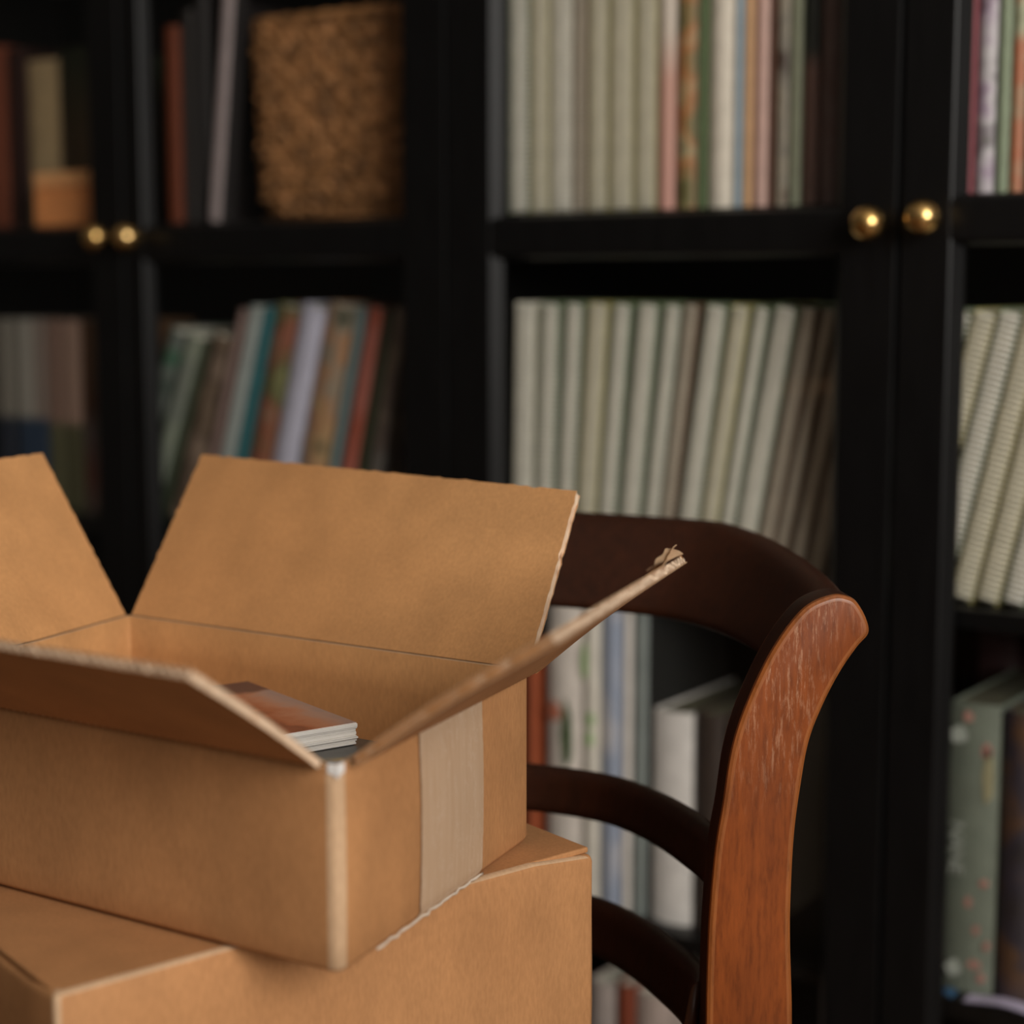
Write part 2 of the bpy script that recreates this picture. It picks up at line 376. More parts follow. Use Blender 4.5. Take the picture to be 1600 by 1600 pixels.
# lower shelf, middle door: they lean more and more to the right
cvs = ['white', 'sage', 'sage', 'olive', 'sage', 'sage', 'sage', 'brown', 'sage', 'olive', 'sage', 'sage', 'brown', 'brown', 'brown', 'brown', 'brown']  # closing run of browns paints the door frame's shadow onto these albums
tops = [(797, 831), (834, 870), (876, 907), (910, 947), (950, 982), (986, 1025), (1034, 1061), (1062, 1088), (1096, 1132), (1138, 1168), (1171, 1199), (1205, 1242), (1247, 1276), (1277, 1304), (1306, 1338), (1340, 1372), (1374, 1404)]
xprev = .043
for i, (xl, xr) in enumerate(tops):
    a, c = spine_x(xl, 470), spine_x(xr, 470); th = math.radians(.8 + 10.6 * (min(i, 13) / 13) ** .9)
    t = min((c - a) * math.cos(th) - .0016, .0262) * (1, .93, .9, 1, .88, .97)[i % 6]
    x = c - AH * math.cos(th) * math.tan(th)
    x = max(x, xprev + t / math.cos(th) + .0004); xprev = x
    album(round(t, 3), cvs[i], x, S2, th, '%s white spiral album leaning right, %s from left, shelf above the chair' % (covs[cvs[i]], ORD[i]), 'leaning spiral albums above the chair')
# lower shelf, right door
for i in range(14):
    th = math.radians(13.8 - .25 * i); t = .0235
    x = .5395 + .0272 * i
    cv = ['sage', 'olive', 'sage', 'olive', 'olive', 'sage', 'brown', 'sage', 'olive'][i % 9]
    lab = ('%s white spiral album leaning right, %s from left behind the rightmost door' % (covs[cv], ORD[i]))
    album(t, cv, x, S2, th, lab, 'leaning spiral albums behind the rightmost door')

# upper shelf, far left door
book('orange-brown hardback at the left edge of the photo, upper shelf', -26, 5, 200, S1, plain(alb(72, 34, 20)), top=72, Y=.13)
book('dark maroon hardback between the orange-brown and the cream book', 9, 40, 200, S1, plain(alb(26, 9, 6)), top=76, Y=.13)
book('cream hardback behind the orange reflection block, upper shelf at far left', 41, 88, 200, S1, plain(alb(112, 96, 72, 3.4)), top=93, Y=.13)
book('dark olive hardback next to the cream book, upper shelf at far left', 89, 144, 200, S1, banded([(0, alb(40, 26, 12)), (.45, alb(40, 30, 16)), (.8, alb(20, 24, 12))], .3), top=74, Y=.13)
a, c = at_y(54, 350, .06), at_y(141, 350, .06)
r = empty('reflection_box', (a.x, .06, S1 + .0005)); tag(r, 'peach-orange block standing in for a reflection before the cream book, upper shelf at far left', 'box')  # added block, its orange colour stands in for a reflection in the glass
wd = c.x - a.x; hh = at_y(100, 268, .06).z - S1
mo = plain(alb(168, 105, 62, 2.4), .5)
MB().box(0, 0, 0, wd, .055, hh * .7).build('reflection_body', mo, r, bevel=.004); MB().box(-.001, -.001, hh * .7 + .0005, wd + .001, .056, hh).build('reflection_top', plain(alb(176, 118, 78, 2.4), .5), r, bevel=.005)
# upper shelf, second door
DK = plain((.012, .009, .009, 1), .7)
book('orange-brown hardback on the upper shelf left of the dark books', 254, 279, 200, S1, plain(alb(66, 27, 10)), top=40)
book('very dark brown hardback beside the orange-brown one', 281, 300, 200, S1, plain(alb(18, 10, 7, 1.3)), top=14)
book('very dark plum hardback left of the thin leaning book', 301, 322, 200, S1, plain(alb(16, 9, 9, 1.3)), top=-8)
book('thin pinkish-white book leaning against the wicker basket', 338, 358, 60, S1, plain(alb(94, 84, 84)), top=-60, slope=-.062, side=DK, d=.03, Y=.05)
# lower shelf, far left door
H0 = .275
def two(top_c, bot_c, z=.5): return banded([(0, alb(*bot_c)), (z - .02, alb(*bot_c)), (z + .02, alb(*top_c)), (1, alb(*top_c))], H0)
G = 'books on the lower shelf at far left'
for lab, xl, xr, mt in [('grey book with a navy foot at the left edge of the photo, lower shelf', -18, 20, two((72, 68, 62), (14, 18, 26), .48)),
                        ('pale grey book with a navy foot, second from the photo edge, lower shelf', 22, 45, two((86, 82, 76), (12, 24, 38), .48)),
                        ('taupe book with a navy foot, third from the photo edge, lower shelf', 46, 66, two((74, 64, 58), (12, 24, 38), .48)),
                        ('brown-grey book with an olive foot on the lower shelf at far left', 67, 92, two((76, 58, 50), (48, 46, 30), .46)),
                        ('tan-pink book with an olive foot on the lower shelf at far left', 93, 121, two((104, 84, 74), (50, 48, 32), .46)),
                        ('brown book next to the black door frame, lower shelf at far left', 122, 146, banded([(0, alb(70, 60, 55)), (.2, alb(70, 40, 34)), (.42, alb(62, 54, 54)), (.55, alb(48, 26, 12)), (1, alb(68, 48, 32))], H0))]:
    book(lab, xl, xr, 560, S2, mt, topz=S2 + H0, group=G)
# lower shelf, second door
G = 'leaning books on the lower shelf of the left bookcase'
L1 = [('dark grey-green short book leaning at the left end of the lower shelf', 258, 283, 522, -.27, patchy([alb(30, 42, 34), alb(70, 72, 68), alb(26, 60, 42)], 18)),
      ('greenish-white short book leaning right, second from the left door frame', 286, 313, 532, -.265, patchy([alb(92, 96, 84), alb(74, 76, 72)], 14)),
      ('thin dark green short book beside the greenish-white one', 314, 323, 534, -.26, plain(alb(34, 40, 28))),
      ('brown-grey short book leaning against the taller row', 325, 358, 532, -.25, patchy([alb(88, 74, 64), alb(52, 42, 34), alb(80, 66, 54)], 16)),
      ('thin dusty-pink book at the start of the taller leaning row', 370, 383, 486, -.205, plain(alb(82, 66, 62))),
      ('light grey book left of the teal book', 384, 407, 485, -.20, plain(alb(98, 102, 100))),
      ('teal book leaning among the lower shelf books', 408, 425, 485, -.195, plain(alb(24, 62, 66))),
      ('olive and brick-red patterned book right of the teal book', 427, 463, 485, -.19, patchy([alb(86, 84, 54), alb(60, 60, 38), alb(88, 50, 38), alb(88, 78, 62)], 17, seed=1)),
      ('pale lavender book, the brightest of the leaning row', 465, 503, 485, -.19, plain(alb(122, 120, 132))),
      ('beige book with black and orange patches right of the lavender book', 507, 552, 485, -.185, patchy([alb(26, 28, 22), alb(112, 92, 66), alb(110, 78, 56), alb(96, 86, 74), alb(40, 44, 34)], 16, seed=4)),
      ('thin grey-teal book left of the red book', 554, 568, 485, -.18, plain(alb(66, 76, 76))),
      ('faded red book leaning between grey-teal and dark green books', 570, 596, 485, -.175, patchy([alb(98, 44, 30), alb(112, 66, 58)], 12)),
      ('thin dark green book right of the red book', 597, 610, 485, -.17, plain(alb(28, 32, 18))),
      ('grey-beige patterned book leaning at the right door frame', 611, 634, 485, -.165, patchy([alb(92, 82, 70), alb(62, 52, 48), alb(84, 84, 80)], 15, seed=2))]
for lab, xl, xr, top, sl, mt in L1: book(lab, xl, xr, top, S2, mt, top=top, slope=sl, group=G, d=.18)
# upper shelf of the right bookcase, right of the albums
G = 'books on the upper shelf of the right bookcase'
def up(lab, xl, xr, mt, **k): book(lab, xl, xr, 200, S1, mt, topz=1.46, group=G, **k)
up('pink and white book right of the upright spiral albums', 1024, 1050, banded([(0, alb(156, 114, 104, 1.8)), (.45, alb(156, 118, 106, 1.8)), (.62, alb(150, 138, 128, 2.1)), (1, alb(156, 148, 140, 2.1))], .31))
up('floral book in olive, orange and brown beside the pink one', 1052, 1086, patchy([alb(60, 56, 30), alb(78, 72, 46), alb(112, 72, 42), alb(110, 100, 74), alb(54, 44, 32)], 24, seed=3))
up('thin green book right of the floral book', 1087, 1101, plain(alb(62, 74, 46, 2)))
up('thick plain white book on the upper shelf', 1103, 1144, plain(alb(148, 140, 130)))
up('thin blue-grey book right of the thick white book', 1145, 1157, plain(alb(104, 114, 122)))
up('tan-orange book beside the blue-grey one', 1158, 1173, plain(alb(146, 114, 84, 2.1)))
up('dusty pink book between the tan and the brown book', 1174, 1199, plain(alb(148, 120, 112, 2.2)))
up('very thin dark brown book right of the dusty pink book', 1200, 1207, plain(alb(60, 34, 22)))
up('grey floral book in the upper row, left of the green-grey book', 1208, 1229, patchy([alb(60, 44, 34), alb(104, 96, 84), alb(90, 84, 76), alb(50, 38, 32)], 26, seed=6))
up('green-grey book on the upper shelf left of the black one', 1230, 1249, plain(alb(96, 98, 82)))
up('black and brown book on the upper shelf', 1250, 1276, banded([(0, alb(60, 42, 36)), (.45, alb(66, 46, 40)), (.52, alb(20, 22, 18)), (.92, alb(20, 22, 18)), (.96, alb(80, 70, 60))], .31))
up('dark red-brown book at the right end of the middle door', 1277, 1306, patchy([alb(60, 34, 30), alb(66, 54, 52), alb(58, 40, 36)], 16, seed=8))
up('thin maroon book at the left edge of the rightmost glass pane', 1510, 1520, plain(alb(98, 50, 56)))
up('white and lilac floral book behind the rightmost glass pane', 1521, 1552, patchy([alb(60, 66, 40, 2), alb(104, 96, 100, 2), alb(150, 144, 146, 2), alb(126, 110, 124, 2), alb(78, 66, 62, 2)], 22, seed=5))
up('sage green book behind the rightmost glass pane', 1553, 1575, plain(alb(106, 114, 94, 1.9)))
up('patterned book with an orange patch near the right photo edge', 1576, 1597, patchy([alb(66, 66, 46), alb(112, 112, 92), alb(120, 70, 48), alb(106, 108, 88)], 15, seed=9))
up('dark patterned book at the right photo edge', 1598, 1626, patchy([alb(50, 42, 28), alb(80, 74, 52)], 20, seed=2))
# third shelf, seen through the chair back
G = 'books seen through the chair back'
def mid(lab, xl, xr, mt, **k):
    k.setdefault('topz', .69); return book(lab, xl, xr, 1100, S3, mt, group=G, **k)
mid('orange-red narrow book beside the open cardboard box', 818, 836, plain(alb(122, 58, 32, 2)), topz=.64)
mid('thick white book with a small red and green flower on its spine', 838, 905, plain(alb(150, 142, 136), .45), thick=.047)
mid('thin white book with green spots on its spine', 907, 933, plain(alb(144, 138, 130), .45))
mid('white book with a blue printed spine', 935, 970, patchy([alb(140, 136, 138), alb(104, 110, 124), alb(112, 116, 128)], 22, (1, 1, .6), seed=7))
mid('thin white book between the blue-printed and the grey book', 971, 984, plain(alb(148, 142, 138)))
mid('grey book right of the tall white ones', 985, 1009, plain(alb(82, 86, 84)), side=plain((.012, .012, .011, 1), .7))
GP = plain((.12, .11, .07, 1), .8, .2, 'green_page_edges')
mid('short plain white book, bottom corner rounded, seen through the chair back', 1017, 1079, plain(alb(150, 145, 142), .45), topz=.579, pages=GP)
mid('dark brown book with olive page edges right of the short white book', 1084, 1128, plain(alb(34, 26, 22)), topz=.583, pages=GP)
mid('dark grey-brown book partly behind the chair post', 1130, 1172, plain(alb(40, 34, 28)), topz=.575, pages=GP)
# printed marks on two spines
def mark(name, parent, pts, mat, t=.0006):
    b = MB(); n = len(pts)
    f = [(x, -t, z) for x, z in pts]; g = [(x, .004, z) for x, z in pts]; b.loft([g, f])
    return b.build(name, mat, parent)
def blob(cx, cz, rx, rz, n=10, s=0):
    return [(cx + rx * math.cos(2 * PI * k / n) * (1 + .18 * math.sin(3 * k + s)), cz + rz * math.sin(2 * PI * k / n) * (1 + .15 * math.cos(2 * k + s))) for k in range(n)]
def find(lab):
    for o in COL.objects:
        if o.get('label', '').startswith(lab): return o
o = find('thick white book with'); rowz = lambda x, y: at_y(x, y, SP - .001)
def loc(o, x, y): p = at_y(x, y, SP - .001); return p.x - o.location.x, p.z - o.location.z
RED, GRN, LGR = plain(alb(120, 70, 54), .6), plain(alb(34, 52, 22), .6), plain(alb(104, 128, 84), .6)
for x, y, rx, rz, mt in ((866, 1112, .009, .012, RED), (884, 1150, .007, .042, GRN)):
    u, v = loc(o, x, y); mark('printed_flower', o, blob(u, v, rx, rz), mt)
o = find('thin white book with green')
for x, y, rx, rz in ((922, 1125, .004, .009), (921, 1155, .004, .010), (912, 1035, .003, .02)):
    u, v = loc(o, x, y); mark('printed_spot', o, blob(u, v, rx, rz), LGR)
# bottom shelf
G = 'books on the bottom shelf'
book('grey-white book on the bottom shelf below the lowest chair rail', 916, 957, 1580, S4, plain(alb(110, 100, 96)), topz=.236, group=G)
book('red-brown book on the bottom shelf', 959, 988, 1580, S4, plain(alb(84, 36, 20)), topz=.24, group=G)
book('pinkish-white book on the bottom shelf right of the red-brown one', 989, 1042, 1580, S4, plain(alb(122, 108, 102)), topz=.236, group=G)
# third shelf behind the rightmost door
o, t, h = book('thick sage green book with white lettering and pink flower dots', 1477, 1555, 1300, S3, plain(alb(78, 82, 73, 2.3), .55), topz=.636, group='books behind the rightmost door, third shelf', pages=GP)
PK, WT, YL = plain(alb(112, 80, 72), .6), plain(alb(108, 110, 104), .6), plain(alb(104, 98, 76), .6)
for k, (x, y, rx, rz) in enumerate([(1513, 1120, .005, .006), (1541, 1175, .005, .008), (1536, 1382, .0045, .0045), (1512, 1410, .004, .006), (1524, 1454, .004, .005), (1540, 1480, .003, .005), (1521, 1508, .007, .005), (1531, 1530, .004, .005)]):
    u, v = loc(o, x, y); mark('printed_dot', o, blob(u, v, rx, rz, s=k), PK)
for x, y, rx, rz in [(1497, 1148, .009, .009), (1488, 1512, .008, .009)]:
    u, v = loc(o, x, y); mark('printed_emblem', o, blob(u, v, rx, rz, 14), WT)
u, v = loc(o, 1543, 1215); mark('printed_patch', o, blob(u, v, .005, .03), YL)
cu = bpy.data.curves.new('spine_lettering', 'FONT'); cu.body = 'NANE'; cu.size = .021; cu.extrude = .0004; cu.align_x = 'CENTER'; cu.align_y = 'CENTER'
to = bpy.data.objects.new('spine_lettering', cu); COL.objects.link(to)
dg = bpy.context.evaluated_depsgraph_get(); me = bpy.data.meshes.new_from_object(to.evaluated_get(dg)); bpy.data.objects.remove(to)
tx = bpy.data.objects.new('spine_lettering', me); COL.objects.link(tx); me.materials.clear(); me.materials.append(WT)
u, v = loc(o, 1493, 1325); tx.parent = o; tx.matrix_local = Matrix.Translation((u, -.0004, v)) @ Matrix.Rotation(PI / 2, 4, 'Y') @ Matrix.Rotation(PI / 2, 4, 'X')
book('very dark floral book right of the thick sage green book', 1559, 1612, 1300, S3, patchy([alb(22, 18, 20), alb(28, 24, 30), alb(52, 34, 20)], 22, seed=3), topz=.632, group='books behind the rightmost door, third shelf', pages=GP)
book('dark maroon tall box file behind the sage green book', 1524, 1586, 1040, S3, plain(alb(44, 28, 30, 3.5)), topz=.70, Y=.285, d=.09, name='box_file')
for o in COL.objects:
    if o.get('label', '').startswith('dark maroon tall box'): o['category'] = 'box file'
# paper curling on the shelf
def sheet(name, label, cat, P, L, Wd, mat, curl):
    b = MB(); t = .0006
    f = lambda u, v, k=0: (P[0] + L * u, P[1] + Wd * v, P[2] + curl(u) + k)
    b.grid(16, 3, lambda u, v: f(u, v, t)); b.grid(16, 3, lambda u, v: f(u, v, 0))
    return tag(b.build(name, mat, smooth=True), label, cat)
p = at_y(1508, 1562, .04)
sheet('paper_sheet', 'pale lilac curling paper sheet at the foot of the sage green book', 'paper', (p.x, .0335, S3 + .0004), .10, .022, plain(alb(130, 122, 140)), lambda u: .008 * math.sin(PI * u) ** 2 * (1 - u))
p = at_y(1462, 1566, .04)
sheet('paper_slip', 'small blue paper slip on the shelf left of the lilac sheet', 'paper', (p.x, .034, S3 + .0004), .019, .02, plain(alb(26, 50, 72, 3)), lambda u: .003 * math.sin(PI * u))

# ------------------------------------------------------------------ wicker basket
a, c = at_y(373, 200, SP), at_y(634, 200, SP); BW = c.x - a.x; BH = at_y(500, 14, SP).z - S1; BD = .26
r = empty('wicker_basket', ((a.x + c.x) / 2, SP + BD / 2, S1 + .0008))
tag(r, 'brown woven wicker basket on the upper shelf behind the left glass door', 'basket')
m, nt, bs = newmat('water_hyacinth_weave'); n1 = noise_node(nt, 45, 4, (1, 1, 1.8)); n2 = noise_node(nt, 160, 3, (1, 1, 3))
rr = ramp(nt, n1.outputs[0], [(.3, alb(66, 42, 20)), (.5, alb(96, 64, 34)), (.72, alb(128, 88, 54))]); r2 = ramp(nt, n2.outputs[0], [(.3, (.7, .7, .7, 1)), (.7, (1, 1, 1, 1))])
mx = nt.nodes.new('ShaderNodeMix'); mx.data_type = 'RGBA'; mx.blend_type = 'MULTIPLY'; mx.inputs[0].default_value = .8
nt.links.new(rr.outputs[0], mx.inputs[6]); nt.links.new(r2.outputs[0], mx.inputs[7]); nt.links.new(mx.outputs[2], bs.inputs['Base Color']); bs.inputs['Roughness'].default_value = .7
M_WICK = m
def sq(u, hw, hd, rad):
    # point and normal of a rounded rectangle perimeter
    per = [2 * hw, 2 * hd, 2 * hw, 2 * hd]; T = sum(per); s = u * T; k = 0
    while s > per[k] and k < 3: s -= per[k]; k += 1
    cs = [(-hw, -hd, 1, 0), (hw, -hd, 0, 1), (hw, hd, -1, 0), (-hw, hd, 0, -1)][k]
    x, y = cs[0] + cs[2] * s, cs[1] + cs[3] * s
    cx = max(-hw + rad, min(hw - rad, x)); cy = max(-hd + rad, min(hd - rad, y)); v = Vector((x - cx, y - cy))
    if v.length > 1e-9 and abs(x - cx) > 1e-9 and abs(y - cy) > 1e-9: v.normalize(); x, y = cx + v.x * rad, cy + v.y * rad
    elif v.length > 1e-9: v.normalize()
    return x, y, v
b = MB(); NR = 17; NU = 520
def weave(u, v):
    row = v * NR; k = int(min(row, NR - 1e-6)); fr = row - k
    taper = 1 - .05 * (1 - v) - .10 * max(0, .10 - v) / .10
    x, y, nn = sq(u, BW / 2 * taper - .008, BD / 2 * taper - .008, .035)
    ph = u * 2 * PI * 34 + (PI if k % 2 else 0) + 3.5 * noise.noise(Vector((u * 30, k * 3.3, 0)))
    dsp = .0055 * math.sin(PI * fr) ** .7 * (1 + .6 * math.sin(ph + (fr - .5) * 1.2)) + .006 * noise.noise(Vector((u * 150, v * 60, 2)))
    return (x + nn.x * dsp, y + nn.y * dsp, .004 + v * (BH - .012))
b.grid(NU, NR * 6, weave)
x = lambda u, v: None
b.box(-BW / 2 * .84, -BD / 2 * .84, .002, BW / 2 * .84, BD / 2 * .84, .006)
b.build('woven_body', M_WICK, r, smooth=True)
b = MB(); rim = []
for k in range(90):
    x, y, nn = sq(k / 90, BW / 2 - .008, BD / 2 - .008, .035); rim.append((x, y, BH - .008))
b.tube(rim, [.0075 + .0012 * math.sin(k * 2.2) for k in range(90)], 8, cyc=True); b.build('braided_rim', M_WICK, r, smooth=True)

# ------------------------------------------------------------------ chair
sm = lambda t: max(0, min(1, t)) ** 2 * (3 - 2 * max(0, min(1, t)))
PH = math.radians(75); BV = Vector((math.cos(PH), math.sin(PH), 0)); NV = Vector((math.sin(PH), -math.cos(PH), 0))
SEAT = .45
ch = empty('ladder_back_chair', (.45, -.80, 0)); tag(ch, 'old chestnut wooden chair with curved ladder back and worn right post, boxes on its seat', 'chair')
PB = Vector((.672, -.59, 0)); TK = .033
def axes(deg): a = math.radians(deg); return Vector((math.cos(a), math.sin(a), 0)), Vector((math.sin(a), -math.cos(a), 0))
Lp = [(.016, .0), (.008, .15), (.001, .30), (-.003, .42), (-.0037, .5416), (-.0034, .5888), (-.0021, .6262), (.0014, .6707), (.0059, .70), (.0104, .7343), (.0168, .7597), (.0267, .7853), (.038, .8086), (.0512, .8286), (.0644, .8419), (.081, .8483)]
Rp = [(.052, .0), (.055, .15), (.059, .30), (.060, .42), (.0587, .5392), (.0561, .6008), (.0559, .6336), (.0574, .6778), (.0612, .7124), (.0665, .7448), (.0759, .7706), (.0877, .794), (.0991, .811), (.1071, .8208), (.1054, .8313), (.0983, .8431), (.0914, .8473)]
def smooth_path(pts, n=4):
    out = []
    for i in range(len(pts) - 1):
        p0 = Vector(pts[max(0, i - 1)]); p1 = Vector(pts[i]); p2 = Vector(pts[i + 1]); p3 = Vector(pts[min(len(pts) - 1, i + 2)])
        for k in range(n):
            t = k / n; out.append(.5 * ((2 * p1) + (p2 - p0) * t + (2 * p0 - 5 * p1 + 4 * p2 - p3) * t * t + (3 * p1 - p0 - 3 * p2 + p3) * t ** 3))
    out.append(Vector(pts[-1])); return out
prof = smooth_path(Lp + Rp[::-1][:0] + [q for q in Rp[::-1]], 6)
def post(base, name, BV, NV):
    # edge profile: rounded arris; lighter rim colour paints in the edge highlight
    b = MB(); n = len(prof); rad = .0045
    cen = []
    rings = []
    for off, ins in ((TK, rad), (TK - .0004, rad * .55), (TK - rad * .45, rad * .12), (TK - rad, 0), (rad, 0), (rad * .45, rad * .12), (.0004, rad * .55), (0, rad)):
        ring = []
        for i in range(n):
            p = prof[i]; a = prof[i - 1]; c = prof[(i + 1) % n]; t = (c - a); t.normalize(); nn = Vector((-t.y, t.x))
            q = p - nn * ins * (-1 if True else 1) * -1
            q = p - nn * ins
            P = base + BV * q.x + NV * off; P.z = q.y; ring.append(P)
        rings.append(ring)
    b.loft(rings, caps=False)
    nf = len(b.f)
    for k in range(nf):
        seg = k // n
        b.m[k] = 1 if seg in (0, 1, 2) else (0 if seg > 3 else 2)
    b.f.append(tuple(range(n))); b.m.append(0)
    L = len(rings) - 1; b.f.append(tuple(L * n + i for i in range(n))); b.m.append(0)
    o = b.build(name, [M_POST, M_POSTEDGE, M_RAIL], ch, smooth=True); o.data.set_sharp_from_angle(angle=math.radians(24))
    return o
def place(o): o.location = -Vector(ch.location); return o
BN, NN = axes(40); near = place(post(PB - NN * .008, 'back_post', BN, NN))
near['label'] = 'back post nearest the camera, orange-brown with pale scratches'
curve = smooth_path([(.677, -.584), (.661, -.560), (.625, -.529), (.580, -.496), (.536, -.474), (.500, -.466), (.448, -.472), (.392, -.490), (.336, -.522)], 5)
BF, NF = axes(110); FB = Vector((.336, -.522, 0)) - NF * TK
place(post(FB, 'back_post', BF, NF))
def lean(z):
    pts = [(.45, -.045), (.56, -.022), (.625, -.008), (.66, 0), (.72, .018), (.787, .052), (.82, .082), (.86, .112), (.9, .13)]
    for (a, u), (c, v) in zip(pts, pts[1:]):
        if z <= c: return u + (v - u) * (z - a) / (c - a)
    return .13
def rail(zb, zt, th, name='back_rail'):
    b = MB(); n = len(curve); rings = []
    for i, p in enumerate(curve):
        s = i / (n - 1); a = curve[max(0, i - 1)]; c = curve[min(n - 1, i + 1)]; t = (c - a).normalized(); out = Vector((t.y, -t.x))
        lo, hi = zb(s), zt(s); ring = []
        NZ = 6; r = .0075
        bd = BN.lerp(BV, sm(s * 2.5)); bd = bd.lerp(BF, sm((s - .6) * 2.5)); k8 = (.45 + .55 * sm(s * 9)) * (.45 + .55 * sm((1 - s) * 9))
        def pt(z, o): q = p + Vector((bd.x, bd.y)) * lean(z) * (.80 + .20 * sm(s * 2.5)) + out * o * k8; return (q.x, q.y, z)
        for k in range(NZ + 1): z = lo + r + (hi - lo - 2 * r) * k / NZ; ring.append(pt(z, 0))
        ring += [pt(hi - r * .3, r * .3), pt(hi, r), pt(hi, th - r), pt(hi - r * .3, th - r * .3)]
        for k in range(NZ + 1): z = hi - r - (hi - lo - 2 * r) * k / NZ; ring.append(pt(z, th))
        ring += [pt(lo + r * .3, th - r * .3), pt(lo, th - r), pt(lo, r), pt(lo + r * .3, r * .3)]
        rings.append(ring)
    b.loft(rings)
    return place(b.build(name, M_RAIL, ch, smooth=True))
rail(lambda s: .784 + .003 * sm(s * 3), lambda s: .830 + .032 * (1 - (1 - min(1, s * 1.7)) ** 1.6) - .03 * sm((s - .86) * 7), .020, 'crest_rail')
rail(lambda s: .622, lambda s: .660, .018)
rail(lambda s: .518, lambda s: .562, .018)
# seat, frame and legs
SO = PB * .5 + Vector((.336, -.522, 0)) * .5
def sp(u, v, z): P = SO + NV * u + BV * (-v); return (P.x, P.y, z)      # u across, v forward
hwb, hwf, dp = .196, .225, .44
b = MB(); ring = []
for k in range(9): a = -PI / 2 + PI * k / 8; ring.append((math.sin(a) * .165, -.085 - 0 * a + .02 - .07 * math.cos(a) + .085))
outl = [(-hwb + .036, -.02), (hwb - .036, -.02), (hwb - .034, .045), (hwb + .004, .05), (hwf, dp - .04), (hwf - .012, dp - .01), (hwf - .04, dp), (-hwf + .04, dp), (-hwf + .012, dp - .01), (-hwf, dp - .04), (-hwb - .004, .05), (-hwb + .034, .045)]
b.loft([[sp(u, v, SEAT - .028) for u, v in outl], [sp(u, v, SEAT - .001) for u, v in outl]])
place(b.build('seat', M_RAIL, ch, bevel=.004))
for sx in (-1, 1):
    b = MB(); rg = []
    for z, w_, dv in ((0, .013, .02), (.2, .016, .005), (.40, .019, 0), (SEAT - .0285, .020, 0)):
        rg.append([sp(sx * (hwf - .03) + a * w_, dp - .035 + dv + c * w_, z) for a, c in ((-1, -1), (1, -1), (1, 1), (-1, 1))])
    b.loft(rg); place(b.build('front_leg', M_RAIL, ch, bevel=.003))
for z, v in ((.20, dp - .035), (.26, 0.02)):
    b = MB(); hw = hwf - .05 if v > .1 else hwb - .045
    b.tube([sp(-hw, v, z), sp(hw, v, z)], .010, 10); place(b.build('stretcher', M_RAIL, ch, smooth=True))
for sx in (-1, 1):
    b = MB(); b.tube([sp(sx * (hwb - .02), .05, .23), sp(sx * (hwf - .035), dp - .055, .23)], .010, 10); place(b.build('stretcher', M_RAIL, ch, smooth=True))

# ------------------------------------------------------------------ cardboard boxes
ZB = .666; ZR = .7914; CT = .0042
A0 = Vector((.5047, -1.0431)); B0 = Vector((.6112, -.6451)); e2 = Vector((-.948, .318)).normalized()
def rloop(cs, rad, nseg=4, sub=8, bulge=None):
    # rounded polygon: returns points with (corner index or None, edge index)
    out = []; n = len(cs)
    for i in range(n):
        p = cs[i]; a = cs[i - 1]; c = cs[(i + 1) % n]
        d1 = (a - p).normalized(); d2 = (c - p).normalized(); s = p + d1 * rad; e = p + d2 * rad
        for k in range(nseg + 1):
            t = k / nseg; out.append((s * (1 - t) ** 2 + p * 2 * t * (1 - t) + e * t * t, i if k < nseg else None, i))
        s2 = e; e2_ = c + (p - c).normalized() * rad
        for k in range(1, sub): out.append((s2.lerp(e2_, k / sub), None, i))
    return out
def inset(cs, d):
    out = []; n = len(cs)
    for i in range(n):
        p = cs[i]; d1 = (cs[i - 1] - p).normalized(); d2 = (cs[(i + 1) % n] - p).normalized(); s = abs(d1.cross(d2))
        out.append(p + (d1 + d2) * (d / s))
    return out
# lower box: closed
Lc = [A0, B0, B0 + e2 * .285, A0 + e2 * .285]; z0, z1 = SEAT + .0005, ZB - .0048
lb = empty('cardboard_box', (*(Lc[0] + Lc[2]) / 2, z0)); tag(lb, 'closed brown cardboard box on the chair seat, underneath the open box', 'box', None)
org = lambda e, o: setattr(o, 'location', -Vector(e.location)) or o
b = MB(); rings = []; R1 = rloop(Lc, .004)
cen = (Lc[0] + Lc[2]) / 2
levels = [(z0, .004), (z0 + .003, .0005)] + [(z0 + .003 + (z1 - z0 - .008) * k / 8, 0) for k in range(1, 8)] + [(z1 - .0045, 0), (z1 - .0018, .0007), (z1 - .0004, .002), (z1, .0055)]
for z, ins in levels:
    rr = rloop(inset(Lc, ins) if ins else Lc, .004); ring = []
    for q, (p, ci, ei) in enumerate(rr):
        h = (z - z0) / (z1 - z0); p2 = p + (p - cen).normalized() * (.0028 * math.sin(PI * h) * (1 - abs(2 * ((q % 12) / 12) - 1)) if ci is None else 0)
        ring.append((p2.x, p2.y, z + (.0047 if ei == 0 and z > z1 - .005 else 0)))
    rings.append(ring)
b.loft(rings); n = len(R1)
for k in range((len(rings) - 1) * n):
    j, i = divmod(k, n)
    if j >= len(levels) - 3 and R1[i][2] == 0: b.m[k] = 1
    if R1[i][1] == 0: b.m[k] = 1
org(lb, b.build('carton_body', [M_CARD, M_WORN], lb, smooth=True))
